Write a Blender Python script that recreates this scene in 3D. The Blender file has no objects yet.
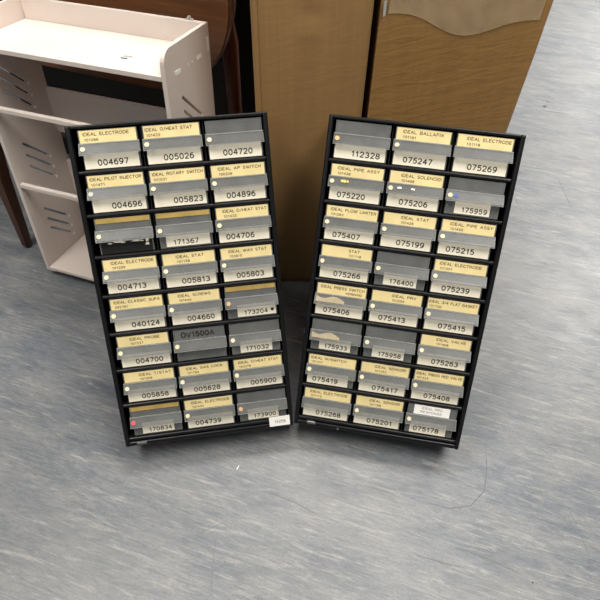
import bpy, bmesh, math, random
from mathutils import Vector, Matrix, Euler

random.seed(7)
sc = bpy.context.scene
col = sc.collection

# ------------------------------------------------------------------ camera, world, lights, exposure
cam_d = bpy.data.cameras.new('camera')
cam_d.sensor_width = 36.0
cam_d.lens = 36.0 * 560.0 / 600.0
cam_d.clip_start = 0.02
cam = bpy.data.objects.new('camera', cam_d)
col.objects.link(cam)
R_ = ((0.999763789, 0.0217339954, 0.0), (0.0167928302, -0.772470191, 0.634828957), (0.0137973696, -0.634679004, -0.7726527))
# columns: camera right, camera down, camera forward -> Blender wants right, up, back
cm = Matrix(((R_[0][0], -R_[0][1], -R_[0][2]), (R_[1][0], -R_[1][1], -R_[1][2]), (R_[2][0], -R_[2][1], -R_[2][2]))).to_4x4()
cm.translation = (0, 0, 1.0174)
cam.matrix_world = cm
sc.camera = cam

w = bpy.data.worlds.new('room_light')
sc.world = w
w.use_nodes = True
w.node_tree.nodes['Background'].inputs['Color'].default_value = (0.93, 0.96, 1.0, 1)
w.node_tree.nodes['Background'].inputs['Strength'].default_value = 0.065


def area(name, loc, target, sx, sy, power, color=(1, 1, 1)):
    d = bpy.data.lights.new(name, 'AREA')
    d.shape = 'RECTANGLE'
    d.size, d.size_y = sx, sy
    d.energy = power
    d.color = color
    o = bpy.data.objects.new(name, d)
    col.objects.link(o)
    o.location = loc
    o.rotation_euler = (Vector(target) - Vector(loc)).to_track_quat('-Z', 'Y').to_euler()
    return o


# fluorescent panels of the room's ceiling
area('ceiling_panel_middle_right', (0.85, 0.15, 2.6), (0.85, 0.15, 0), 0.6, 1.2, 34, (1.0, 0.96, 0.90))
area('ceiling_panel_middle_left', (-1.0, 0.2, 2.6), (-1.0, 0.2, 0), 0.6, 1.2, 32, (1.0, 0.96, 0.90))
area('ceiling_panel_behind', (0.15, 1.55, 2.6), (0.15, 1.55, 0), 1.2, 0.6, 38, (1.0, 0.97, 0.92))
area('ceiling_panel_front', (-0.9, -1.6, 2.6), (-0.9, -1.6, 0), 1.2, 0.6, 7, (1.0, 0.96, 0.90))
area('ceiling_panel_right', (2.4, 3.0, 2.6), (2.4, 3.0, 0), 1.2, 1.2, 80, (1.0, 0.97, 0.92))
area('ceiling_panel_far', (4.2, 6.6, 2.6), (4.2, 6.6, 0), 2.4, 2.0, 170, (1.0, 0.98, 0.95))

vs = sc.view_settings
sc.display_settings.display_device = 'sRGB'
vs.view_transform = 'Standard'
vs.look = 'None'
vs.gamma = 1.0
vs.use_curve_mapping = False
vs.exposure = 0.5


# ------------------------------------------------------------------ materials
def srgb(r, g, b):
    f = lambda c: (c / 255 / 12.92) if c / 255 <= 0.04045 else ((c / 255 + 0.055) / 1.055) ** 2.4
    return (f(r), f(g), f(b), 1)


class NT:
    def __init__(s, name):
        s.m = bpy.data.materials.new(name)
        s.m.use_nodes = True
        s.t = s.m.node_tree
        s.b = s.t.nodes['Principled BSDF']
        s.out = s.t.nodes['Material Output']

    def n(s, typ, **kw):
        x = s.t.nodes.new(typ)
        for k, v in kw.items():
            setattr(x, k, v)
        return x

    def l(s, a, b):
        s.t.links.new(a, b)

    def coord(s, scale=(1, 1, 1), rot=(0, 0, 0)):
        tc = s.n('ShaderNodeTexCoord')
        mp = s.n('ShaderNodeMapping')
        mp.inputs['Rotation'].default_value = rot
        s.l(tc.outputs['Object'], mp.inputs['Vector'])
        m2 = s.n('ShaderNodeMapping')
        m2.inputs['Scale'].default_value = scale
        s.l(mp.outputs['Vector'], m2.inputs['Vector'])
        return m2.outputs['Vector']

    def noise(s, vec, scale, detail=4, rough=0.55, dist=0.0):
        x = s.n('ShaderNodeTexNoise')
        x.inputs['Scale'].default_value = scale
        x.inputs['Detail'].default_value = detail
        x.inputs['Roughness'].default_value = rough
        x.inputs['Distortion'].default_value = dist
        s.l(vec, x.inputs['Vector'])
        return x.outputs['Fac']

    def ramp(s, fac, stops):
        x = s.n('ShaderNodeValToRGB')
        e = x.color_ramp.elements
        while len(e) < len(stops):
            e.new(0.5)
        for el, (p, c) in zip(e, stops):
            el.position = p
            el.color = c
        s.l(fac, x.inputs['Fac'])
        return x.outputs['Color']

    def mix(s, fac, a, b, blend='MIX'):
        x = s.n('ShaderNodeMix', data_type='RGBA', blend_type=blend)
        if isinstance(fac, float):
            x.inputs[0].default_value = fac
        else:
            s.l(fac, x.inputs[0])
        for v, i in ((a, 6), (b, 7)):
            if isinstance(v, tuple):
                x.inputs[i].default_value = v
            else:
                s.l(v, x.inputs[i])
        return x.outputs[2]

    def bump(s, h, strength, dist=0.001):
        x = s.n('ShaderNodeBump')
        x.inputs['Strength'].default_value = strength
        x.inputs['Distance'].default_value = dist
        s.l(h, x.inputs['Height'])
        s.l(x.outputs['Normal'], s.b.inputs['Normal'])


def plain(name, c, rough=0.5, spec=0.5, var=0.06, vscale=60.0, metal=0.0):
    t = NT(name)
    v = t.coord()
    f = t.noise(v, vscale)
    lo = tuple(x * (1 - var) for x in c[:3]) + (1,)
    hi = tuple(min(1, x * (1 + var)) for x in c[:3]) + (1,)
    t.l(t.ramp(f, [(0.3, lo), (0.7, hi)]), t.b.inputs['Base Color'])
    t.b.inputs['Roughness'].default_value = rough
    t.b.inputs['Specular IOR Level'].default_value = spec
    t.b.inputs['Metallic'].default_value = metal
    return t.m


def clear(name, c, rough, opacity, spec=0.5):
    t = NT(name)
    v = t.coord()
    f = t.noise(v, 45.0, 3)
    lo = tuple(x * 0.85 for x in c[:3]) + (1,)
    hi = tuple(min(1, x * 1.12) for x in c[:3]) + (1,)
    t.l(t.ramp(f, [(0.3, lo), (0.7, hi)]), t.b.inputs['Base Color'])
    t.b.inputs['Roughness'].default_value = rough
    t.b.inputs['Specular IOR Level'].default_value = spec
    tr = t.n('ShaderNodeBsdfTransparent')
    mx = t.n('ShaderNodeMixShader')
    mx.inputs[0].default_value = opacity
    t.l(tr.outputs[0], mx.inputs[1])
    t.l(t.b.outputs[0], mx.inputs[2])
    t.l(mx.outputs[0], t.out.inputs['Surface'])
    return t.m


def floor_mat():
    t = NT('marbled_vinyl')
    a = math.radians(17)
    v1 = t.coord((4, 13, 1), (0, 0, a))
    n1 = t.noise(v1, 1.6, 10, 0.72, 0.5)
    base = t.ramp(n1, [(0.28, srgb(80, 86, 94)), (0.45, srgb(101, 105, 110)), (0.57, srgb(115, 117, 119)), (0.76, srgb(135, 134, 132))])
    v2 = t.coord((5, 52, 1), (0, 0, a))
    n2 = t.noise(v2, 2.2, 9, 0.72, 0.8)
    streak = t.ramp(n2, [(0.53, (0, 0, 0, 1)), (0.68, (0.75, 0.75, 0.75, 1))])
    c = t.mix(streak, base, srgb(156, 154, 148))
    v3 = t.coord((4, 40, 1), (0, 0, a))
    n3 = t.noise(v3, 2.6, 9, 0.72, 0.8)
    dk = t.ramp(n3, [(0.54, (0, 0, 0, 1)), (0.70, (0.7, 0.7, 0.7, 1))])
    c = t.mix(dk, c, srgb(72, 78, 87))
    v6 = t.coord((16, 90, 1), (0, 0, a))
    n6 = t.noise(v6, 3.0, 6, 0.7, 0.6)
    c = t.mix(0.35, c, t.ramp(n6, [(0.32, (0.10, 0.10, 0.11, 1)), (0.68, (0.85, 0.85, 0.83, 1))]), 'SOFT_LIGHT')
    n4 = t.noise(t.coord(), 260.0, 3)
    c = t.mix(0.2, c, t.ramp(n4, [(0.3, (0.12, 0.12, 0.13, 1)), (0.7, (0.75, 0.75, 0.74, 1))]), 'SOFT_LIGHT')
    # worn, grubby patches
    n5 = t.noise(t.coord(), 3.2, 5, 0.6, 0.4)
    c = t.mix(t.ramp(n5, [(0.45, (0, 0, 0, 1)), (0.75, (0.4, 0.4, 0.4, 1))]), c, srgb(136, 134, 128))
    t.l(c, t.b.inputs['Base Color'])
    r = t.ramp(t.noise(t.coord(), 14.0, 6, 0.65), [(0.3, (0.36, 0.36, 0.36, 1)), (0.7, (0.46, 0.46, 0.46, 1))])
    t.l(r, t.b.inputs['Roughness'])
    t.b.inputs['Specular IOR Level'].default_value = 0.5
    t.bump(t.noise(t.coord(), 90.0, 5), 0.25, 0.0006)
    return t.m


def card_mat(name, c, wrinkle):
    t = NT(name)
    v = t.coord((9, 9, 0.8))
    n1 = t.noise(v, 3.0, 4)
    v2 = t.coord((60, 60, 1.2))
    n2 = t.noise(v2, 3.0, 3)
    k = lambda f: tuple(x * f for x in c[:3]) + (1,)
    cc = t.mix(0.4, t.ramp(n1, [(0.3, k(0.86)), (0.7, k(1.1))]), t.ramp(n2, [(0.3, k(0.88)), (0.7, k(1.1))]))
    t.l(cc, t.b.inputs['Base Color'])
    t.b.inputs['Roughness'].default_value = 0.62
    t.b.inputs['Specular IOR Level'].default_value = 0.35
    vw = t.coord((3, 3, 14), (0.12, 0.25, 0))
    h = t.noise(vw, 6.0, 3, 0.5, 0.8)
    t.bump(h, wrinkle, 0.008)
    return t.m


def wood_mat(name, dark, light, rough=0.35, rot=(0, 0, 0), scale=(1.5, 40, 40)):
    t = NT(name)
    v = t.coord(scale, rot)
    n1 = t.noise(v, 2.0, 6, 0.6, 0.7)
    t.l(t.ramp(n1, [(0.28, dark), (0.72, light)]), t.b.inputs['Base Color'])
    t.b.inputs['Roughness'].default_value = rough
    return t.m


M = {}
M['floor'] = floor_mat()
M['scuff'] = plain('floor_scuff_dark', srgb(70, 66, 62), 0.7)
M['scratch'] = plain('floor_scratch', srgb(78, 80, 82), 0.5)
M['crumb'] = plain('white_crumb', srgb(225, 222, 215), 0.6)
M['black'] = plain('black_enamel', (0.007, 0.007, 0.008, 1), 0.32, 0.35, 0.2)
M['inside'] = plain('black_inside', (0.010, 0.010, 0.010, 1), 0.6, 0.3, 0.2)
M['clear'] = clear('hazy_clear_plastic', (0.22, 0.225, 0.22, 1), 0.22, 0.48)
M['tray'] = clear('clear_tray_plastic', (0.30, 0.31, 0.30, 1), 0.3, 0.25)
M['handle'] = clear('clear_handle_plastic', (0.16, 0.165, 0.158, 1), 0.34, 0.42)
M['edge'] = plain('lit_plastic_edge', (0.30, 0.31, 0.30, 1), 0.3, 0.5, 0.1)  # paler than the handle: bright light-piped edges put into the colour
M['yellow'] = plain('yellowed_card', srgb(232, 212, 154), 0.5, 0.4, 0.08, 30)
M['tan'] = plain('brown_stained_card', srgb(178, 150, 84), 0.55, 0.4, 0.14, 40)
M['cream'] = plain('cream_paper', srgb(248, 240, 218), 0.5, 0.4, 0.05, 40)
M['white'] = plain('white_paper', srgb(250, 247, 240), 0.5, 0.4, 0.03, 40)
M['ink'] = plain('black_print', (0.022, 0.020, 0.018, 1), 0.6, 0.3)
M['ink_brown'] = plain('brown_print', (0.045, 0.03, 0.015, 1), 0.6, 0.3)
M['ink_grey'] = plain('grey_print', (0.33, 0.32, 0.30, 1), 0.6, 0.3)
M['marker'] = plain('marker_pen', (0.05, 0.05, 0.05, 1), 0.6, 0.3)
M['dot_white'] = plain('cream_dot', srgb(206, 194, 160), 0.5)
M['dot_grey'] = plain('grey_dot', srgb(170, 168, 160), 0.5)
M['dot_red'] = plain('red_dot', srgb(222, 70, 84), 0.5)
M['dot_orange'] = plain('orange_dot', srgb(236, 178, 128), 0.5)
M['dot_tan'] = plain('tan_dot', srgb(186, 150, 112), 0.5)
M['dot_blue'] = plain('blue_dot', srgb(40, 78, 160), 0.5)
M['smear'] = clear('faded_paper_remnant', srgb(196, 178, 142), 0.5, 0.42)
M['gold'] = plain('yellow_scrap', srgb(232, 196, 96), 0.5)
M['steel'] = plain('bare_metal', (0.5, 0.48, 0.43, 1), 0.3, 0.5, 0.1, 60, 0.9)
M['carton_a'] = card_mat('brown_cardboard', srgb(162, 126, 80), 0.05)
M['carton_b'] = card_mat('creased_cardboard', srgb(158, 120, 70), 0.13)
M['tape'] = clear('brown_packing_tape', srgb(216, 190, 150), 0.25, 0.34, 0.6)
M['shelf_white'] = plain('white_board', srgb(214, 202, 193), 0.42, 0.4, 0.02, 20)
M['leaf_wood'] = wood_mat('brown_veneer', srgb(92, 58, 34), srgb(130, 86, 54), 0.4, (0, 0, 0), (1.5, 40, 40))
M['leg_wood'] = wood_mat('dark_polished_wood', srgb(52, 28, 18), srgb(92, 52, 32), 0.3, (0, 0, 0), (40, 40, 1.5))
M['shade_block'] = wood_mat('shade_block_black', (0.004, 0.003, 0.003, 1), (0.010, 0.007, 0.006, 1), 0.6)  # near-black stand-in for the shade under the table
M['red_wood'] = wood_mat('reddish_wood', srgb(70, 30, 20), srgb(108, 56, 32), 0.35, (0, 0, 0), (40, 40, 1.5))


# ------------------------------------------------------------------ helpers
def link(name, bm, mats, parent=None, smooth=False):
    me = bpy.data.meshes.new(name)
    bm.normal_update()
    bm.to_mesh(me)
    bm.free()
    for m in (mats if isinstance(mats, (list, tuple)) else [mats]):
        me.materials.append(m)
    if smooth:
        for p in me.polygons:
            p.use_smooth = True
    o = bpy.data.objects.new(name, me)
    col.objects.link(o)
    if parent:
        o.parent = parent
    return o


def box(bm, x0, x1, y0, y1, z0, z1, mi=0, bev=0.0, seg=1):
    vs_ = [bm.verts.new((x, y, z)) for x in (x0, x1) for y in (y0, y1) for z in (z0, z1)]
    fs = []
    for a in ((0, 1, 3, 2), (4, 6, 7, 5), (0, 4, 5, 1), (2, 3, 7, 6), (0, 2, 6, 4), (1, 5, 7, 3)):
        f = bm.faces.new([vs_[i] for i in a])
        f.material_index = mi
        fs.append(f)
    if bev:
        es = list({e for f in fs for e in f.edges})
        r = bmesh.ops.bevel(bm, geom=es, offset=bev, segments=seg, affect='EDGES', profile=0.5)
        for f in r['faces']:
            f.material_index = mi


def prism_x(bm, prof, x0, x1, mi=0):
    """closed polygon prof [(y,z)] extruded from x0 to x1"""
    a = [bm.verts.new((x0, y, z)) for y, z in prof]
    b = [bm.verts.new((x1, y, z)) for y, z in prof]
    n = len(prof)
    fs = [bm.faces.new(a), bm.faces.new(b[::-1])]
    for i in range(n):
        j = (i + 1) % n
        fs.append(bm.faces.new((a[i], b[i], b[j], a[j])))
    for f in fs:
        f.material_index = mi
    bmesh.ops.recalc_face_normals(bm, faces=fs)


def disc(bm, cx, cz, y, r, n=20, mi=0, th=0.0004, tilt=None):
    """small disc facing -y"""
    f = [bm.verts.new((cx + r * math.cos(2 * math.pi * i / n), y - th, cz + r * math.sin(2 * math.pi * i / n))) for i in range(n)]
    g = [bm.verts.new((v.co.x, y, v.co.z)) for v in f]
    fc = [bm.faces.new(f)]
    for i in range(n):
        fc.append(bm.faces.new((f[i], g[i], g[(i + 1) % n], f[(i + 1) % n])))
    for k in fc:
        k.material_index = mi
    return f + g


def arc(cx, cy, rx, ry, a0, a1, n=9):
    return [(cx + rx * math.cos(math.radians(a0 + (a1 - a0) * k / n)), cy + ry * math.sin(math.radians(a0 + (a1 - a0) * k / n))) for k in range(n + 1)]


SIX = [arc(.30, .31, .27, .31, 0, 360, 14), [(.03, .32), (.05, .58), (.14, .82), (.30, .97), (.52, .97)]]
GLYPH = {
    '0': (.60, [arc(.30, .5, .28, .5, 0, 360, 16)]), '1': (.42, [[(.08, .78), (.28, 1), (.28, 0)]]),
    '2': (.58, [arc(.29, .72, .26, .28, 170, -35) + [(.02, 0), (.57, 0)]]),
    '3': (.58, [arc(.28, .75, .24, .25, 150, -85) + arc(.28, .27, .28, .27, 85, -150)]),
    '4': (.60, [[(.44, 0), (.44, 1), (.01, .3), (.60, .3)]]),
    '5': (.58, [[(.53, 1), (.12, 1), (.07, .54)] + arc(.28, .33, .28, .33, 125, -145)]),
    '6': (.58, SIX), '7': (.58, [[(.02, 1), (.57, 1), (.2, 0)]]),
    '8': (.58, [arc(.29, .76, .23, .24, 0, 360, 12), arc(.29, .26, .28, .26, 0, 360, 12)]),
    '9': (.58, [[(.6 - x, 1 - y) for x, y in q] for q in SIX]),
    'A': (.66, [[(0, 0), (.33, 1), (.66, 0)], [(.11, .33), (.55, .33)]]),
    'B': (.58, [[(0, .52), (0, 1), (.33, 1)] + arc(.33, .76, .2, .24, 90, -90, 6) + [(0, .52), (0, 0), (.33, 0)] + arc(.33, .26, .24, .26, -90, 90, 6)]),
    'C': (.64, [arc(.36, .5, .36, .5, 48, 312, 12)]),
    'D': (.62, [[(0, 0), (0, 1), (.26, 1)] + arc(.26, .5, .36, .5, 90, -90) + [(0, 0)]]),
    'E': (.52, [[(.52, 1), (0, 1), (0, 0), (.52, 0)], [(0, .52), (.46, .52)]]),
    'F': (.50, [[(.50, 1), (0, 1), (0, 0)], [(0, .52), (.44, .52)]]),
    'G': (.68, [arc(.36, .5, .36, .5, 48, 340, 12) + [(.69, .46), (.42, .46)]]),
    'H': (.60, [[(0, 0), (0, 1)], [(.60, 0), (.60, 1)], [(0, .52), (.60, .52)]]),
    'I': (.08, [[(.04, 0), (.04, 1)]]), 'J': (.44, [[(.44, 1), (.44, .25)] + arc(.22, .24, .22, .24, 0, -180, 7)]),
    'K': (.58, [[(0, 0), (0, 1)], [(.56, 1), (0, .42)], [(.2, .62), (.58, 0)]]),
    'L': (.48, [[(0, 1), (0, 0), (.48, 0)]]), 'M': (.74, [[(0, 0), (0, 1), (.37, .2), (.74, 1), (.74, 0)]]),
    'N': (.62, [[(0, 0), (0, 1), (.62, 0), (.62, 1)]]), 'O': (.72, [arc(.36, .5, .36, .5, 0, 360, 16)]),
    'P': (.56, [[(0, 0), (0, 1), (.32, 1)] + arc(.32, .74, .24, .26, 90, -90, 7) + [(0, .48)]]),
    'R': (.58, [[(0, 0), (0, 1), (.32, 1)] + arc(.32, .74, .24, .26, 90, -90, 7) + [(0, .48)], [(.3, .48), (.58, 0)]]),
    'S': (.56, [arc(.28, .75, .25, .25, 35, 270) + arc(.28, .26, .28, .26, 88, -145)]),
    'T': (.58, [[(0, 1), (.58, 1)], [(.29, 1), (.29, 0)]]),
    'U': (.60, [[(0, 1), (0, .3)] + arc(.30, .3, .30, .3, 180, 360, 8) + [(.60, 1)]]),
    'V': (.64, [[(0, 1), (.32, 0), (.64, 1)]]), 'W': (.88, [[(0, 1), (.22, 0), (.44, .9), (.66, 0), (.88, 1)]]),
    'X': (.60, [[(0, 0), (.60, 1)], [(0, 1), (.60, 0)]]), 'Y': (.60, [[(0, 1), (.30, .48), (.60, 1)], [(.30, .48), (.30, 0)]]),
    '/': (.40, [[(0, 0), (.40, 1)]]), ' ': (.34, []),
    '%': (.70, [[(.05, 0), (.62, 1)], arc(.14, .8, .13, .18, 0, 360, 8), arc(.55, .2, .13, .18, 0, 360, 8)]),
}


def put_text(bm, s, x0, z0, wdt, hgt, y, mi=1, th=0.165):
    """engraved lettering in the plane y, lower left at (x0,z0), wdt by hgt; faces -y; th = stroke width / height"""
    tot = sum(GLYPH[c][0] for c in s) + 0.24 * (len(s) - 1)
    k = wdt / tot
    h = th * hgt / 2
    x = 0.0
    for c in s:
        gw, strokes = GLYPH[c]
        for st in strokes:
            P = [Vector((x0 + (x + p[0]) * k, z0 + p[1] * (hgt - 2 * h) + h)) for p in st]
            for a, b in zip(P, P[1:]):
                d = b - a
                if d.length < 1e-7:
                    continue
                d.normalize()
                a2, b2 = a - d * h * .5, b + d * h * .5
                n = Vector((-d.y, d.x)) * h
                f = bm.faces.new([bm.verts.new((q.x, y, q.y)) for q in (a2 - n, b2 - n, b2 + n, a2 + n)])
                f.material_index = mi
        x += gw + 0.24


def thing(name, label, cat, loc=(0, 0, 0), rot=(0, 0, 0), group=None):
    o = bpy.data.objects.new(name, None)
    o.empty_display_size = 0.05
    col.objects.link(o)
    o.location = loc
    o.rotation_euler = rot
    o['label'] = label
    o['category'] = cat
    if group:
        o['group'] = group
    return o


# ------------------------------------------------------------------ floor
def build_floor():
    bm = bmesh.new()
    f = bm.faces.new([bm.verts.new(p) for p in ((-5, -2, 0), (6, -2, 0), (6, 10, 0), (-5, 10, 0))])

    def strip(pts, wd, mi):
        prev = None
        for i, p in enumerate(pts):
            a = Vector(pts[max(0, i - 1)])
            b = Vector(pts[min(len(pts) - 1, i + 1)])
            d = (b - a).normalized()
            n = Vector((-d.y, d.x)) * wd * (0.35 if i in (0, len(pts) - 1) else 1)
            q = (bm.verts.new((p[0] + n.x, p[1] + n.y, 0.0003)), bm.verts.new((p[0] - n.x, p[1] - n.y, 0.0003)))
            if prev:
                k = bm.faces.new((prev[0], prev[1], q[1], q[0]))
                k.material_index = mi
            prev = q
    # curved scratch at the right, long fine scratches, a few straight ones
    strip([(0.366, 0.47), (0.360, 0.43), (0.348, 0.39), (0.318, 0.362), (0.280, 0.356), (0.235, 0.366)], 0.0007, 2)
    for _ in range(26):
        x, y = random.uniform(-0.45, 0.75), random.uniform(0.2, 1.4)
        if y > 0.5 and x < 0.42:
            continue
        a = random.choice((math.radians(-14), math.radians(95), random.uniform(0, 3.1)))
        L = random.uniform(0.03, 0.14)
        c = random.uniform(-0.2, 0.2)
        pts = [(x + math.cos(a + c * k / 5) * L * k / 5, y + math.sin(a + c * k / 5) * L * k / 5) for k in range(6)]
        strip(pts, random.uniform(0.0003, 0.0005), 2)

    def blob(x, y, rx, ry, mi):
        n = 11
        v = []
        for i in range(n):
            t = 2 * math.pi * i / n
            k = random.uniform(0.7, 1.15)
            v.append(bm.verts.new((x + rx * k * math.cos(t), y + ry * k * math.sin(t), 0.0004)))
        k = bm.faces.new(v)
        k.material_index = mi
    blob(0.798, 1.690, 0.007, 0.005, 1)
    blob(0.399, 0.236, 0.0022, 0.0018, 1)
    blob(0.815, 1.72, 0.004, 0.003, 1)
    strip([(-0.112, 0.420), (-0.1085, 0.428)], 0.0022, 3)
    o = link('floor', bm, [M['floor'], M['scuff'], M['scratch'], M['crumb']])
    o['kind'] = 'structure'


build_floor()

# ------------------------------------------------------------------ drop-leaf table behind the shelf unit
YAW = math.radians(-18.36)


def build_table():
    # local frame: x along the table, y to the back, origin under the front leaf's right end
    t = thing('drop_leaf_table', 'dark brown wooden drop-leaf table standing behind the white shelf unit', 'table', (-0.135, 1.030, 0), (0, 0, YAW))

    def leaf(y0):
        bm = bmesh.new()
        Lh, r, zb, ztop = 0.86, 0.21, 0.38, 0.700
        pts = [(0.0, ztop)]
        for k in range(13):
            a = -math.pi / 2 * k / 12
            pts.append((-r + r * math.cos(a), zb + r + r * math.sin(a)))
        for k in range(13):
            a = -math.pi / 2 - math.pi / 2 * k / 12
            pts.append((-Lh + r + r * math.cos(a), zb + r + r * math.sin(a)))
        pts.append((-Lh, ztop))
        a_ = [bm.verts.new((p[0], y0, p[1])) for p in pts]
        b_ = [bm.verts.new((p[0], y0 + 0.018, p[1])) for p in pts]
        bm.faces.new(a_)
        bm.faces.new(b_[::-1])
        for i in range(len(pts)):
            j = (i + 1) % len(pts)
            bm.faces.new((a_[i], a_[j], b_[j], b_[i]))
        bmesh.ops.recalc_face_normals(bm, faces=bm.faces)
        es = [e for e in bm.edges if abs(e.verts[0].co.y - e.verts[1].co.y) < 1e-6]
        bmesh.ops.bevel(bm, geom=es, offset=0.003, segments=2, affect='EDGES')
        return link('leaf', bm, M['leaf_wood'], t)
    leaf(0.0)
    leaf(0.52)
    bm = bmesh.new()
    box(bm, -0.90, -0.02, -0.01, 0.55, 0.703, 0.723, 0, 0.004, 2)
    link('tabletop', bm, M['leaf_wood'], t)
    bm = bmesh.new()
    box(bm, -0.80, -0.06, 0.06, 0.08, 0.60, 0.702)
    box(bm, -0.80, -0.06, 0.46, 0.48, 0.60, 0.702)
    link('apron', bm, M['leg_wood'], t)

    def leg(x, y, m):
        bm = bmesh.new()
        prof = [(0, .015), (.06, .012), (.09, .017), (.12, .013), (.3, .017), (.46, .020), (.5, .014), (.53, .021), (.56, .021), (.702, .021)]
        prev = None
        for z, r in prof:
            ring = [bm.verts.new((x + r * math.cos(k * math.pi / 6), y + r * math.sin(k * math.pi / 6), z)) for k in range(12)]
            if prev:
                for k in range(12):
                    bm.faces.new((prev[k], prev[(k + 1) % 12], ring[(k + 1) % 12], ring[k]))
            else:
                bm.faces.new(ring[::-1])
            prev = ring
        bm.faces.new(prev)
        return link('leg', bm, m, t, True)
    leg(-0.060, 0.105, M['red_wood'])
    leg(-0.055, 0.475, M['leg_wood'])
    leg(-0.78, 0.115, M['leg_wood'])
    leg(-0.78, 0.475, M['leg_wood'])
    bm = bmesh.new()
    box(bm, -0.78, -0.07, 0.105, 0.125, 0.10, 0.125, 0, 0.003)
    link('stretcher', bm, M['leg_wood'], t)
    bm = bmesh.new()
    box(bm, -0.78, -0.06, 0.466, 0.484, 0.10, 0.125, 0, 0.003)
    link('stretcher', bm, M['leg_wood'], t)
    # gate leg swung out to the left of the shelf unit, tapering to the foot
    inv = (Matrix.Translation(t.location) @ Euler(t.rotation_euler).to_matrix().to_4x4()).inverted()
    g0 = inv @ Vector((-0.690, 0.994, 0))
    bm = bmesh.new()
    prev = None
    for z, wx, dx, dy in ((0, .008, 0, 0), (.01, .010, 0, 0), (.2, .0145, .004, .015), (.36, .019, .002, .04), (.60, .021, 0.0, .07), (.68, .021, 0, .08)):
        q = [bm.verts.new((g0.x + dx + sx * wx, g0.y + dy + sy * wx, z)) for sx, sy in ((-1, -1), (1, -1), (1, 1), (-1, 1))]
        if prev:
            for k in range(4):
                bm.faces.new((prev[k], prev[(k + 1) % 4], q[(k + 1) % 4], q[k]))
        else:
            bm.faces.new(q[::-1])
        prev = q
    bm.faces.new(prev)
    bmesh.ops.bevel(bm, geom=[e for e in bm.edges if abs(e.verts[0].co.z - e.verts[1].co.z) > .005], offset=0.003, segments=2, affect='EDGES')
    link('gate_leg', bm, M['leg_wood'], t)
    bm = bmesh.new()
    a = Vector((g0.x + 0.01, g0.y + 0.08, 0))
    b = Vector((-0.62, 0.062, 0))
    d = (b - a).normalized() * 0
    n = Vector((-(b - a).y, (b - a).x, 0)).normalized() * 0.01
    q = [a + n, a - n, b - n, b + n]
    lo = [bm.verts.new((p.x, p.y, 0.635)) for p in q]
    hi = [bm.verts.new((p.x, p.y, 0.675)) for p in q]
    bm.faces.new(lo[::-1])
    bm.faces.new(hi)
    for k in range(4):
        bm.faces.new((lo[k], lo[(k + 1) % 4], hi[(k + 1) % 4], hi[k]))
    link('gate_rail', bm, M['leg_wood'], t)


build_table()


def build_shade_block():  # added near-black block, put in to darken the space under the table
    t = thing('shade_block', 'added near-black block standing in for the deep shade under the drop-leaf table', 'shade_block', (-0.135, 1.030, 0), (0, 0, YAW))
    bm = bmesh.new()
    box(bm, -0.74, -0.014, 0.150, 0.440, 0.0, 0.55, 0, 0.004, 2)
    link('body', bm, M['shade_block'], t)
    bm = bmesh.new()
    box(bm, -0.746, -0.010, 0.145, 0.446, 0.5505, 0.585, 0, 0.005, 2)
    link('block_cap', bm, M['shade_block'], t)


build_shade_block()


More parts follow.
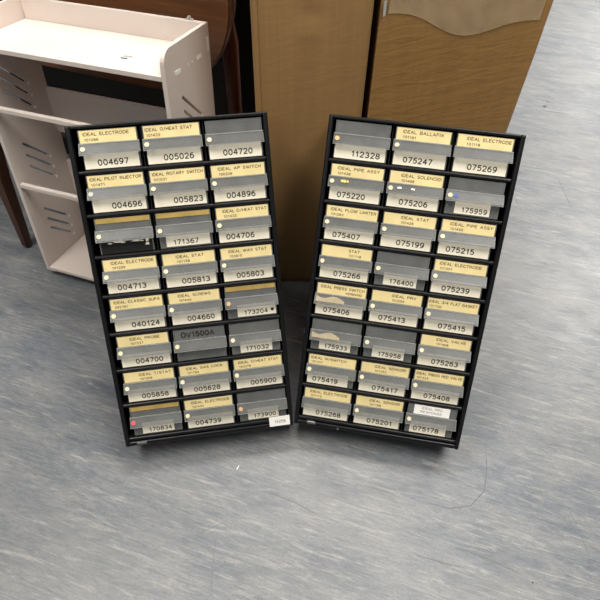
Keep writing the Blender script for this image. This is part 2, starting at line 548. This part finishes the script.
# ------------------------------------------------------------------ white slotted shelf unit
def build_shelf():
    W, D = 0.3997, 0.1590
    zb, zl, zm, zt, zs = 0.0093, 0.2343, 0.4043, 0.5199, 0.5590
    R = Matrix(((0.9491007591986659, 0.31484749962464487, 0.008876985333316689),
                (-0.31325152790406074, 0.9405974426291674, 0.13095774580077782),
                (0.03288204911908758, -0.12707282518130683, 0.991348207213877)))
    t = thing('shelf_unit', 'white slotted shelf unit leaning back behind the left cabinet', 'shelf unit',
              (-0.60667, 0.89825, 0.01976), R.to_euler())
    TH = 0.008

    def side(u0):
        cu = bpy.data.curves.new('s', 'CURVE')
        cu.dimensions = '2D'
        cu.fill_mode = 'BOTH'
        cu.extrude = TH / 2

        def poly(pts):
            sp = cu.splines.new('POLY')
            sp.points.add(len(pts) - 1)
            for p, q in zip(sp.points, pts):
                p.co = (q[0], q[1], 0, 1)
            sp.use_cyclic_u = True
        pts = [(0, 0), (D, 0), (D, zs)]
        r = 0.022
        for k in range(7):
            a = math.pi / 2 + math.pi / 2 * k / 6
            pts.append((r + r * math.cos(a), zs - r + r * math.sin(a)))
        poly(pts)
        for z0 in (0.470, 0.445, 0.420, 0.308, 0.282, 0.256, 0.148, 0.121, 0.096):
            a, b = Vector((0.044, z0)), Vector((0.1075, z0 - 0.059))
            d = (b - a).normalized()
            n = Vector((-d.y, d.x)) * 0.0027
            poly([tuple(a + n), tuple(a - n), tuple(b - n), tuple(b + n)])
        o = bpy.data.objects.new('s', cu)
        col.objects.link(o)
        dg = bpy.context.evaluated_depsgraph_get()
        me = bpy.data.meshes.new_from_object(o.evaluated_get(dg))
        bpy.data.objects.remove(o)
        # curve x -> y (depth), curve y -> z, curve z -> x
        for v in me.vertices:
            v.co = Vector((u0 + v.co.z, v.co.x, v.co.y))
        me.flip_normals()
        me.name = 'side_panel'
        me.materials.clear()
        me.materials.append(M['shelf_white'])
        for p in me.polygons:
            p.use_smooth = False
        s = bpy.data.objects.new('side_panel', me)
        col.objects.link(s)
        s.parent = t
        return s
    side(TH / 2)
    right = side(W - TH / 2)
    # added pale blocks imitating the lit lower slot ends, left side panel
    left_panel = [o for o in t.children][0]
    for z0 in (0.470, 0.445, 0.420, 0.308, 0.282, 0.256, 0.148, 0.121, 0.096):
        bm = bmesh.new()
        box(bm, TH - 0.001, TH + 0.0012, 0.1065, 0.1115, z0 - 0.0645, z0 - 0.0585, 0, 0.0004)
        link('lit_slot_end', bm, M['white'], left_panel)
    # tenon ends showing on the right side panel
    bm = bmesh.new()
    for v0, v1, z in ((0.030, 0.048, 0.514), (0.107, 0.124, 0.514)):
        box(bm, W - 0.0005, W + 0.0006, v0, v1, z - 0.0035, z + 0.0035)
    box(bm, W - 0.0005, W + 0.0006, D - 0.011, D - 0.004, 0.512, 0.536)
    for v, z in ((0.076, 0.514), (0.090, 0.514), (0.152, 0.500)):
        box(bm, W - 0.0005, W + 0.0005, v - 0.0015, v + 0.0015, z - 0.0015, z + 0.0015)
    link('tenon_end', bm, M['white'], right)

    def board(name, u0, u1, v0, v1, z0, z1, bev=0.0008):
        bm = bmesh.new()
        box(bm, u0, u1, v0, v1, z0, z1, 0, bev)
        return link(name, bm, M['shelf_white'], t)
    e = 0.0002
    top = board('top_shelf', TH + e, W - TH - e, -0.002, D - 0.008 - e, zt - 0.009, zt)
    board('bottom_shelf', TH + e, W - TH - e, 0.0, D - 0.001, zb - 0.0085, zb)
    board('rail', TH + e, W - TH - e, 0.0, 0.010, zm - 0.009, zm)
    board('rail', TH + e, W - TH - e, 0.001, 0.011, zl - 0.009, zl)
    board('back_panel', TH + e, W - TH - e, D - 0.008, D, zt - 0.012, zs)
    board('back_panel', TH + e, W - TH - e, D - 0.008, D, 0.285, 0.384)
    board('back_panel', TH + e, W - TH - e, D - 0.008, D, 0.12, 0.215)
    # feet
    for u, v in ((0.012, 0.012), (W - 0.012, 0.012)):
        bm = bmesh.new()
        box(bm, u - 0.008, u + 0.008, v - 0.010, v + 0.010, -0.004, 0.0, 0, 0.001)
        link('foot', bm, M['shelf_white'], t)
    # little printed sticker on the top shelf
    bm = bmesh.new()
    box(bm, 0.286, 0.326, 0.036, 0.058, zt + 0.0001, zt + 0.0005)
    o = link('sticker', bm, [M['white']], top)
    bm = bmesh.new()
    box(bm, 0.289, 0.303, 0.040, 0.046, zt + 0.0004, zt + 0.0007)
    for k in range(4):
        box(bm, 0.289, 0.306 + 0.005 * (k % 3), 0.0485 + 0.0022 * k, 0.0495 + 0.0022 * k, zt + 0.0004, zt + 0.0007)
    box(bm, 0.306, 0.323, 0.0400, 0.0412, zt + 0.0004, zt + 0.0007)
    link('sticker_print', bm, M['ink'], top)
    # small clip left on the rear corner
    bm = bmesh.new()
    box(bm, W - 0.040, W - 0.026, D - 0.005, D - 0.001, zs - 0.001, zs + 0.003, 0, 0.001)
    box(bm, W - 0.036, W - 0.031, D - 0.006, D, zs + 0.002, zs + 0.007, 0, 0.001)
    link('clip', bm, M['dot_grey'], t)


build_shelf()


# ------------------------------------------------------------------ cardboard boxes
def carton(name_label, x0, x1, yf, dep, hgt, mat, corner=None, dent=None):
    t = thing('cardboard_box', name_label, 'box', ((x0 + x1) / 2, yf, 0))
    hw = (x1 - x0) / 2
    bm = bmesh.new()
    if corner:
        # crushed right front corner: a narrow facet widening to the floor
        NZ = 12
        rows = []
        for k in range(NZ + 1):
            z = hgt * k / NZ
            c = max(0.0025, corner * (1 - z / 0.66))
            rows.append([bm.verts.new(p) for p in ((-hw, 0, z), (-hw * .3, 0.0015 * math.sin(5 * z), z), (hw - c, 0, z), (hw, c * 1.15, z), (hw, dep, z), (-hw, dep, z))])
        for a, b in zip(rows, rows[1:]):
            for i in range(6):
                j = (i + 1) % 6
                bm.faces.new((a[i], a[j], b[j], b[i]))
        bm.faces.new(rows[0][::-1])
        bm.faces.new(rows[-1])
    else:
        NX, NZ = 20, 60
        g = []
        for k in range(NZ + 1):
            z = hgt * k / NZ
            row = []
            for i in range(NX + 1):
                x = -hw + 2 * hw * i / NX
                y = 0.0
                if dent:
                    for dx, dz, r, h in dent:
                        y += h * math.exp(-(((x - dx) / r) ** 2 + ((z - dz) / (r * .55)) ** 2))
                if i in (0, NX):
                    y += 0.002
                row.append(bm.verts.new((x, y, z)))
            g.append(row)
        for k in range(NZ):
            for i in range(NX):
                bm.faces.new((g[k][i], g[k][i + 1], g[k + 1][i + 1], g[k + 1][i]))
        bl, br = [bm.verts.new((-hw, dep, 0)), bm.verts.new((-hw, dep, hgt))], [bm.verts.new((hw, dep, 0)), bm.verts.new((hw, dep, hgt))]
        bm.faces.new([bl[0]] + [g[k][0] for k in range(NZ + 1)] + [bl[1]])
        bm.faces.new([br[1]] + [g[k][NX] for k in range(NZ, -1, -1)] + [br[0]])
        bm.faces.new((bl[0], bl[1], br[1], br[0]))
        bm.faces.new([bl[1]] + g[NZ] + [br[1]])
        bm.faces.new([br[0]] + g[0][::-1] + [bl[0]])
        bmesh.ops.recalc_face_normals(bm, faces=bm.faces)
    link('carton', bm, mat, t, False)
    if not corner:
        for p in col.objects[-1].data.polygons:
            p.use_smooth = len(p.vertices) == 4 and abs(p.normal.y) > 0.8
    for y0, y1 in ((0.002, dep / 2 - 0.001), (dep / 2 + 0.001, dep - 0.002)):
        bm = bmesh.new()
        box(bm, -hw + 0.001, hw - 0.001, y0, y1, hgt + 0.0005, hgt + 0.005, 0, 0.001)
        link('flap', bm, mat, t)
    return t


ba = carton('tall narrow brown cardboard box standing beside the table', -0.0865, 0.1030, 0.8935, 0.25, 0.93, M['carton_a'],
            dent=[(0.0, 0.628, 0.022, 0.003), (0.0, 0.605, 0.016, -0.0015), (0.02, 0.64, 0.012, -0.0015)])
# raised fold lines down the left and right edges of the front
bm = bmesh.new()
prism_x(bm, [(-0.0012, 0.0), (0.002, 0.0), (0.002, 0.93), (-0.0012, 0.93)], -0.0905, -0.0845)
link('edge_fold', bm, M['carton_a'], ba)

bb = carton('wider creased cardboard box with brown packing tape across its front', 0.1145, 0.3745, 0.8935, 0.40, 0.86, M['carton_b'], corner=0.024)
bm = bmesh.new()
NX = 24
lo, hi = [], []
for i in range(NX + 1):
    u = i / NX
    x = -0.118 + 0.235 * u
    z = 0.632 - 0.020 * max(0, math.sin(3.1 * u)) + 0.010 * math.sin(9 * u) * (1 - 0.4 * u) - 0.006 * u
    lo.append(bm.verts.new((x, -0.0012, z)))
    hi.append(bm.verts.new((x, -0.0012, 0.80)))
for i in range(NX):
    bm.faces.new((lo[i], lo[i + 1], hi[i + 1], hi[i]))
r = bmesh.ops.extrude_face_region(bm, geom=bm.faces[:])
for v in [g for g in r['geom'] if isinstance(g, bmesh.types.BMVert)]:
    v.co.y -= 0.0004
bmesh.ops.recalc_face_normals(bm, faces=bm.faces)
link('packing_tape', bm, M['tape'], bb)
bm = bmesh.new()
vs4 = [bm.verts.new(p) for p in ((-0.127, -0.003, 0.650), (-0.122, -0.002, 0.652), (-0.1225, -0.004, 0.630), (-0.126, -0.005, 0.628))]
bm.faces.new(vs4)
r = bmesh.ops.extrude_face_region(bm, geom=bm.faces[:])
for v in [g for g in r['geom'] if isinstance(g, bmesh.types.BMVert)]:
    v.co.y += 0.0005
link('torn_paper', bm, M['dot_grey'], bb)


# ------------------------------------------------------------------ small-parts cabinets
CW, CH, CD = 0.306, 0.557, 0.110
PITCH = 0.0675
Y0 = 0.0072
COLP = 0.0957
mm = 0.001

# each drawer: name card (kind, line 1, line 2, text offset), number (kind, text), dot colour
Y, T_, N_, H_ = 'yellow', 'thin', None, 'hand'
LEFT = [
    [(Y, 'IDEAL ELECTRODE', '101086', 8), ('full', '004697', 20), 'dot_white'],
    [(Y, 'IDEAL O/HEAT STAT', '101433', 5), ('full', '005026', 25), 'dot_white'],
    [(N_,), ('full', '004720', 22), 'dot_white'],
    [(Y, 'IDEAL PILOT INJECTOR', '101471', 6), ('full', '004696', 30), 'dot_grey'],
    [(Y, 'IDEAL ROTARY SWITCH', '101031', 6), ('full', '005823', 31), 'dot_white'],
    [(Y, 'IDEAL AP SWITCH', '100208', 13), ('full', '004896', 20), 'dot_white'],
    [(T_,), ('torn', ''), 'dot_white'],
    [(T_,), ('right', '171367', 12), 'dot_white'],
    [(Y, 'IDEAL O/HEAT STAT', '101433', 13), ('full', '004706', 12), 'dot_white'],
    [(Y, 'IDEAL ELECTRODE', '101209', 15), ('full', '004713', 16), 'dot_white'],
    [(Y, 'IDEAL STAT', '101158', 24), ('full', '005813', 26), 'dot_white'],
    [(Y, 'IDEAL WAX STAT', '100815', 15), ('full', '005803', 22), 'dot_white'],
    [(Y, 'IDEAL CLASSIC SUPA', '092761', 8), ('full', '040124', 28), 'dot_white'],
    [(Y, 'IDEAL SCREWS', '101640', 18), ('full', '004660', 26), 'dot_white'],
    [(T_,), ('pin', '173204', 12), 'dot_tan'],
    [(Y, 'IDEAL PROBE', '101537', 23), ('full', '004700', 24), 'dot_white'],
    [(H_, 'OV1500A'), (None, ''), 'dot_white'],
    [(N_,), ('short', '171032', 10), 'dot_white'],
    [(Y, 'IDEAL T/STAT', '101208', 28), ('full', '005858', 24), 'dot_white'],
    [(Y, 'IDEAL GAS COCK', '101784', 14), ('full', '005628', 20), 'dot_white'],
    [(Y, 'IDEAL O/HEAT STAT', '100278', 10), ('full', '005900', 26), 'dot_white'],
    [(T_,), ('short', '170834', 12), 'dot_red'],
    [(Y, 'IDEAL ELECTRODE', '101404', 14), ('full', '004739', 14), 'dot_white'],
    [(N_,), ('short', '173900', 11), 'dot_tan'],
]
RIGHT = [
    [(N_,), ('full', '112328', 28), 'dot_orange'],
    [(Y, 'IDEAL BALLAFIX', '101161', 12), ('full', '075247', 16), 'dot_white'],
    [(Y, 'IDEAL ELECTRODE', '101118', 16), ('full', '075269', 22), None],
    [(Y, 'IDEAL PIPE ASSY', '101438', 12), ('full', '075220', 13), 'dot_white', 'gold'],
    [(Y, 'IDEAL SOLENOID', '101468', 20), ('full', '075206', 20), 'dot_white', 'glint'],
    [(N_,), ('short', '175959', 12), 'dot_white', 'blue'],
    [(Y, 'IDEAL FLOW LIMITER', '101283', 9), ('full', '075407', 14), 'dot_white'],
    [(Y, 'IDEAL STAT', '101426', 30), ('full', '075199', 26), 'dot_white'],
    [(Y, 'IDEAL PIPE ASSY', '101440', 15), ('full', '075215', 13), 'dot_white'],
    [(Y, 'STAT', '101118', 48), ('full', '075266', 24), 'dot_white'],
    [(N_,), ('short', '176400', 11), 'dot_white'],
    [(Y, 'IDEAL ELECTRODE', '101001', 10), ('full', '075239', 18), 'dot_white'],
    [(Y, 'IDEAL PRESS SWITCH', 'VERBAND', 8), ('full', '075406', 14), None, 'content'],
    [(Y, 'IDEAL PRV', '101224', 36), ('full', '075413', 16), 'dot_white'],
    [(Y, 'IDEAL 3/4 FLAT GASKET', '101720', 4), ('full', '075415', 24), 'dot_white'],
    [(N_,), ('short', '175933', 10), None, 'content'],
    [(N_,), ('short', '175958', 11), 'dot_white'],
    [(Y, 'IDEAL VALVE', '101468', 28), ('full', '075263', 24), 'dot_white'],
    [(Y, 'IDEAL M/SWITCH', '101337', 6), ('left', '075419', 10), 'dot_white'],
    [(Y, 'IDEAL SENSOR', '101352', 26), ('full', '075417', 24), 'dot_white'],
    [(Y, 'IDEAL PRESS RED VALVE', '101333', 5), ('full', '075408', 22), 'dot_white'],
    [(Y, 'IDEAL ELECTRODE', '101112', 12), ('full', '075268', 24), None],
    [(Y, 'IDEAL SENSOR', '101188', 26), ('full', '075201', 24), 'dot_white'],
    [('white', 'IDEAL PRV', 'RESPONSE', 12), ('mid', '075178', 14), 'dot_white'],
]

DW = 0.0895   # width of a drawer front
HA = math.atan2(0.0155, 0.0115)   # slope of the pull


def build_drawer(parent, x, ztop, spec, back):
    """x: left end of the front, ztop: top of the front, local to the cabinet; the front plane is y=-CD"""
    yf = -CD + 0.0015            # plane of the card pocket
    yn = -CD + 0.0045            # plane of the number pocket
    name, num = spec[0], spec[1]
    # tray and pocketed front
    bm = bmesh.new()
    w_ = DW
    th = 0.0012
    box(bm, x + 0.001, x + w_ - 0.001, yf + 0.001, yf + 0.001 + th, ztop - 0.0205, ztop)
    box(bm, x + 0.002, x + w_ - 0.002, yn + 0.0008, yn + 0.0008 + th, ztop - 0.0588, ztop - 0.0208)
    yb = -0.010 - back
    box(bm, x + 0.002, x + 0.002 + th, yn + 0.003, yb, ztop - 0.0588, ztop - 0.006, 1)
    box(bm, x + w_ - 0.002 - th, x + w_ - 0.002, yn + 0.003, yb, ztop - 0.0588, ztop - 0.006, 1)
    box(bm, x + 0.0035, x + w_ - 0.0035, yn + 0.003, yb, ztop - 0.0588, ztop - 0.0576, 1)
    box(bm, x + 0.0035, x + w_ - 0.0035, yb - th, yb, ztop - 0.0565, ztop - 0.010, 1)
    # rims of the card pocket
    box(bm, x + 0.001, x + 0.0022, yf - 0.0006, yf + 0.0009, ztop - 0.0200, ztop)
    box(bm, x + w_ - 0.0022, x + w_ - 0.001, yf - 0.0006, yf + 0.0009, ztop - 0.0200, ztop)
    d = link('drawer', bm, [M['clear'], M['tray']], parent)
    # sloping pull
    bm = bmesh.new()
    hz = ztop - 0.0195
    prof = [(yf + 0.0005, hz), (yf - 0.0015, hz), (yf - 0.0100, hz - 0.0150), (yf - 0.0100, hz - 0.0170), (yf - 0.0085, hz - 0.0170),
            (yf - 0.0002, hz - 0.0026), (yf + 0.0005, hz - 0.0022)]
    prism_x(bm, prof, x - 0.0006, x + w_ + 0.0006)
    # polished edge beads, top and lower lip; light-piping glow painted as paler plastic
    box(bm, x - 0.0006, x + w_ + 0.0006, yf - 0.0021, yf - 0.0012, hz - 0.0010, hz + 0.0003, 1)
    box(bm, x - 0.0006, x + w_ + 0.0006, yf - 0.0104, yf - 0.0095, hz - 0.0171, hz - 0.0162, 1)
    # end cheeks
    for xe in (x - 0.0006, x + w_ - 0.0002):
        prism_x(bm, [(yf - 0.0002, hz - 0.0027), (yf - 0.0084, hz - 0.0170), (yf + 0.002, hz - 0.0170), (yf + 0.002, hz - 0.003)], xe, xe + 0.0008, 1)
    link('handle', bm, [M['handle'], M['edge']], d)
    # name card
    kind = name[0]
    if kind == 'yellow':
        bm = bmesh.new()
        box(bm, x + 0.0024, x + w_ - 0.0024, yf + 0.0002, yf + 0.0007, ztop - 0.0192, ztop - 0.0008)
        s1, s2, off = name[1], name[2], name[3] * mm
        ww = min(len(s1) * 4.55 * mm * (0.92 if len(s1) > 16 else 1.0), w_ - off - 0.005)
        mi = 1
        put_text(bm, s1, x + off, ztop - 0.0090, ww, 0.0050, yf + 0.0001, mi)
        if s2 == 'VERBAND':
            put_text(bm, s2, x + 0.052, ztop - 0.0165, 0.028, 0.0042, yf + 0.0001, mi)
        else:
            put_text(bm, s2, x + off + 0.001, ztop - 0.0168, 0.0205, 0.0043, yf + 0.0001, mi)
        link('name_card', bm, [M['yellow'], M['ink_brown']], d)
    elif kind == 'thin':
        bm = bmesh.new()
        box(bm, x + 0.0024, x + w_ - 0.0024, yf + 0.0002, yf + 0.0007, ztop - 0.0085, ztop - 0.0008)
        o = link('name_card', bm, M['tan'], d)
        o['label'] = 'narrow brown blank card'
    elif kind == 'white':
        bm = bmesh.new()
        box(bm, x + 0.012, x + 0.076, yf + 0.0002, yf + 0.0007, ztop - 0.0188, ztop - 0.0004)
        put_text(bm, name[1], x + 0.026, ztop - 0.0082, 0.036, 0.0048, yf + 0.0001, 1)
        put_text(bm, name[2], x + 0.024, ztop - 0.0156, 0.038, 0.0048, yf + 0.0001, 1)
        o = link('name_card', bm, [M['white'], M['ink_grey']], d)
        o['label'] = 'small white name card'
    elif kind == 'hand':
        bm = bmesh.new()
        put_text(bm, name[1], x + 0.014, ztop - 0.0150, 0.056, 0.0105, yf + 0.0006, 0, 0.22)
        o = link('handwriting', bm, M['marker'], d)
        o['label'] = 'marker pen handwriting'
    # number card
    kind = num[0]
    zt_, zb_ = ztop - 0.0390, ztop - 0.0582
    rng = {'full': (0.003, w_ - 0.004), 'right': (0.012, w_ - 0.006), 'short': (0.017, w_ - 0.016), 'pin': (0.019, w_ - 0.004),
           'left': (0.003, w_ - 0.012), 'mid': (0.010, w_ - 0.014)}
    if kind in rng:
        a, b = rng[kind]
        sm = kind in ('short', 'right', 'pin')
        bm = bmesh.new()
        ztl = zt_ + 0.004
        box(bm, x + a, x + b, yn + 0.0001, yn + 0.0006, zb_ + (0.0015 if sm else 0), ztl)
        off = num[2] * mm
        tw, tH = (0.040, 0.0085) if sm else (0.0455, 0.0095)
        x0 = x + (a + off if sm else off + 0.003)
        x0 = min(x0, x + b - tw - 0.002)
        put_text(bm, num[1], x0, zb_ + 0.0042, tw, tH, yn, 1)
        if kind == 'pin':
            disc(bm, x + b - 0.006, zb_ + 0.010, yn, 0.0028, 12, 1)
        link('number_card', bm, [M['cream'], M['ink']], d)
    elif kind == 'torn':
        bm = bmesh.new()
        for (cx, cz, rx, rz) in ((0.019, 0.042, .004, .0015), (0.033, 0.040, .009, .0018), (0.040, 0.0415, .004, .0012), (0.061, 0.0405, .009, .0016), (0.068, 0.0412, .005, .0012),
                                 (0.078, 0.041, .003, .003), (0.0775, 0.047, .0035, .003)):
            v = []
            for i in range(9):
                t = 2 * math.pi * i / 9
                k = random.uniform(0.6, 1.15)
                v.append(bm.verts.new((x + cx + rx * k * math.cos(t), yn - 0.0001, ztop - cz - rz * k * math.sin(t))))
            f = bm.faces.new(v)
            f.material_index = 0
        box(bm, x + 0.004, x + w_ - 0.004, yn + 0.0001, yn + 0.0006, zb_, zt_, 1)
        o = link('torn_label', bm, [M['cream'], M['inside']], d)
        o['label'] = 'black strip with torn white label scraps'
    # round sticker on the pull
    def on_pull(bm_, cx, s, r, mi=0):
        n = 20
        dirv = Vector((0, -0.0085, -0.0150)).normalized()
        nor = Vector((0, -0.0150, 0.0085)).normalized()
        c = Vector((cx, yf - 0.0015, hz)) + dirv * s + nor * 0.0003
        top, bot = [], []
        for i in range(n):
            a = 2 * math.pi * i / n
            p = c + Vector((1, 0, 0)) * r * math.cos(a) + dirv * r * math.sin(a)
            top.append(bm_.verts.new(p + nor * 0.0003))
            bot.append(bm_.verts.new(p - nor * 0.0002))
        fs = [bm_.faces.new(top[::-1])]
        for i in range(n):
            fs.append(bm_.faces.new((top[i], top[(i + 1) % n], bot[(i + 1) % n], bot[i])))
        for f in fs:
            f.material_index = mi
        bmesh.ops.recalc_face_normals(bm_, faces=fs)
    if spec[2]:
        bm = bmesh.new()
        on_pull(bm, x + 0.0055, 0.0095, 0.0038)
        o = link('round_sticker', bm, M[spec[2]], d)
        if spec[2] != 'dot_white':
            o['label'] = spec[2][4:] + ' round sticker'
    if len(spec) > 3:
        ex = spec[3]
        if ex == 'blue':
            bm = bmesh.new()
            on_pull(bm, x + 0.0150, 0.0095, 0.0033)
            o = link('round_sticker', bm, M['dot_blue'], d)
            o['label'] = 'blue round sticker'
        elif ex in ('gold', 'glint'):  # gold: yellow scrap; glint: glare spots painted as white discs
            bm = bmesh.new()
            for cx, r in (((0.022, .0022), (0.026, .0026), (0.031, .002)) if ex == 'gold' else ((0.018, .0016), (0.021, .0018), (0.040, .0016), (0.043, .0017))):
                on_pull(bm, x + cx, 0.008, r)
            o = link('scrap_glint', bm, M['gold' if ex == 'gold' else 'white'], d)
            o['label'] = 'small yellow scrap' if ex == 'gold' else 'small painted white glare spots'
        elif ex == 'content':
            bm = bmesh.new()
            pts = []
            for i in range(14):
                u = i / 13
                pts.append((x + 0.002 + 0.05 * u, ztop - 0.022 - 0.004 * u - 0.003 * math.sin(7 * u)))
            zlow = ztop - 0.0315
            a_ = [bm.verts.new((p[0], yf - 0.0012 - 0.0083 * min(1, (hz - p[1]) / 0.015) - 0.0006, p[1])) for p in pts]
            b_ = [bm.verts.new((p[0], yf - 0.0012 - 0.0083 * (hz - zlow + 0.001) / 0.015 - 0.0008, zlow)) for p in pts]
            for i in range(13):
                bm.faces.new((a_[i], b_[i], b_[i + 1], a_[i + 1]))
            r = bmesh.ops.extrude_face_region(bm, geom=bm.faces[:])
            for v in [g for g in r['geom'] if isinstance(g, bmesh.types.BMVert)]:
                v.co.y -= 0.0003
            bmesh.ops.recalc_face_normals(bm, faces=bm.faces)
            o = link('torn_label', bm, M['smear'], d)
            o['label'] = 'cream paper remnant on the pull'
    return d


def build_cabinet(label, loc, yaw, lean, specs, shift, left, back):
    t = thing('storage_cabinet', label, 'cabinet', loc, (-math.radians(lean), 0, math.radians(yaw)), 'black drawer cabinets')
    t.scale = (1, 1, 1) if left else (0.992, 0.992, 0.992)
    hw = CW / 2
    T = 0.0015
    # folded steel shell
    bk = -back
    bm = bmesh.new()
    box(bm, -hw, -hw + T, -CD + 0.001, bk, 0, CH, 0)
    box(bm, hw - T, hw, -CD + 0.001, bk, 0, CH, 0)
    box(bm, -hw + T, hw - T, -CD + 0.001, bk, CH - T, CH, 0)
    box(bm, -hw + T, hw - T, -CD + 0.001, bk, 0, T, 0)
    box(bm, -hw + T, hw - T, bk - T, bk, T, CH - T, 1)
    link('casing', bm, [M['black'], M['inside']], t)
    # rolled front frame
    bm = bmesh.new()
    fb = 0.0072
    y0, y1 = -CD - 0.002, -CD + 0.010
    box(bm, -hw - 0.0002, -hw + fb, y0, y1, -0.0002, CH + 0.0002, 0, 0.0022, 3)
    box(bm, hw - fb, hw + 0.0002, y0, y1, -0.0002, CH + 0.0002, 0, 0.0022, 3)
    box(bm, -hw + fb - 0.001, hw - fb + 0.001, y0 + 0.001, y1, CH - 0.0052, CH, 0, 0.0018, 3)
    box(bm, -hw + fb - 0.001, hw - fb + 0.001, y0 + 0.001, y1, 0, 0.0085, 0, 0.0022, 3)
    link('front_frame', bm, M['black'], t)
    # shelves with a rounded lip, and upright dividers
    for i in range(8):
        zc = CH - Y0 - PITCH * i - 0.0597
        bm = bmesh.new()
        box(bm, -hw + T + 0.0005, hw - T - 0.0005, -CD + 0.004, bk - T, zc - 0.0045, zc - 0.0033, 1)
        box(bm, -hw + fb - 0.0005, hw - fb + 0.0005, -CD - 0.0005, -CD + 0.008, zc - 0.0068, zc - 0.0006, 0, 0.0024, 3)
        link('shelf', bm, [M['black'], M['inside']], t)
    xl = -hw + 0.0135 + shift
    for c in (1, 2):
        xd = xl + COLP * c - (COLP - DW) / 2
        bm = bmesh.new()
        box(bm, xd - 0.0008, xd + 0.0008, -CD + 0.0105, bk - T, T, CH - T)
        link('divider', bm, M['inside'], t)
    for i in range(8):
        for c in range(3):
            build_drawer(t, xl + COLP * c, CH - Y0 - PITCH * i - 0.0004, specs[i * 3 + c], back)
    if back:
        # two feet under the rear edge that carry the tilted cabinet
        drop = (back + 0.002) * math.tan(math.radians(lean))
        for fx in (-hw + 0.03, hw - 0.03):
            bm = bmesh.new()
            box(bm, fx - 0.012, fx + 0.012, -back - 0.020, -back - 0.002, -drop, 0.0, 0, 0.0005)
            link('foot', bm, M['black'], t)
    # little fittings along the bottom edge
    bm = bmesh.new()
    if left:
        box(bm, -hw + 0.020, -hw + 0.038, y0 - 0.0006, y0 + 0.003, 0.0025, 0.0075, 0, 0.0008)
        link('catch', bm, M['clear'], t)
        bm = bmesh.new()
        L0, L1 = hw - 0.044, hw - 0.006
        box(bm, L0, L1, y0 - 0.0014, y0 - 0.0008, 0.004, 0.0235)
        put_text(bm, '1425%', L0 + 0.010, 0.010, 0.020, 0.0062, y0 - 0.0015, 1)
        o = link('paper_label', bm, [M['white'], M['ink_grey']], t)
        o['label'] = 'loose white paper label at the lower right corner'
    else:
        box(bm, -hw + 0.024, -hw + 0.040, y0 - 0.0006, y0 + 0.003, 0.0045, 0.0100, 0, 0.0008)
        link('catch', bm, M['steel'], t)
        bm = bmesh.new()
        disc(bm, -hw + 0.083, 0.0035, y0, 0.0022, 14, 0, 0.0012)
        link('screw', bm, M['steel'], t)
        bm = bmesh.new()
        box(bm, -hw - 0.0014, -hw - 0.0002, -CD + 0.002, -CD + 0.006, 0.180, 0.190, 0, 0.0004)
        link('side_tab', bm, M['steel'], t)
    return t


build_cabinet('left black cabinet of small clear drawers, with a paper label on its lower corner',
              (-0.1740, 0.5504, 0.0), 9.71, 32.58, LEFT, 0.0025, True, 0.0270)
build_cabinet('right black cabinet of small clear drawers, leaning against the cardboard boxes',
              (0.1576, 0.5549, 0.0), -8.79, 33.57, RIGHT, -0.0020, False, 0.0)
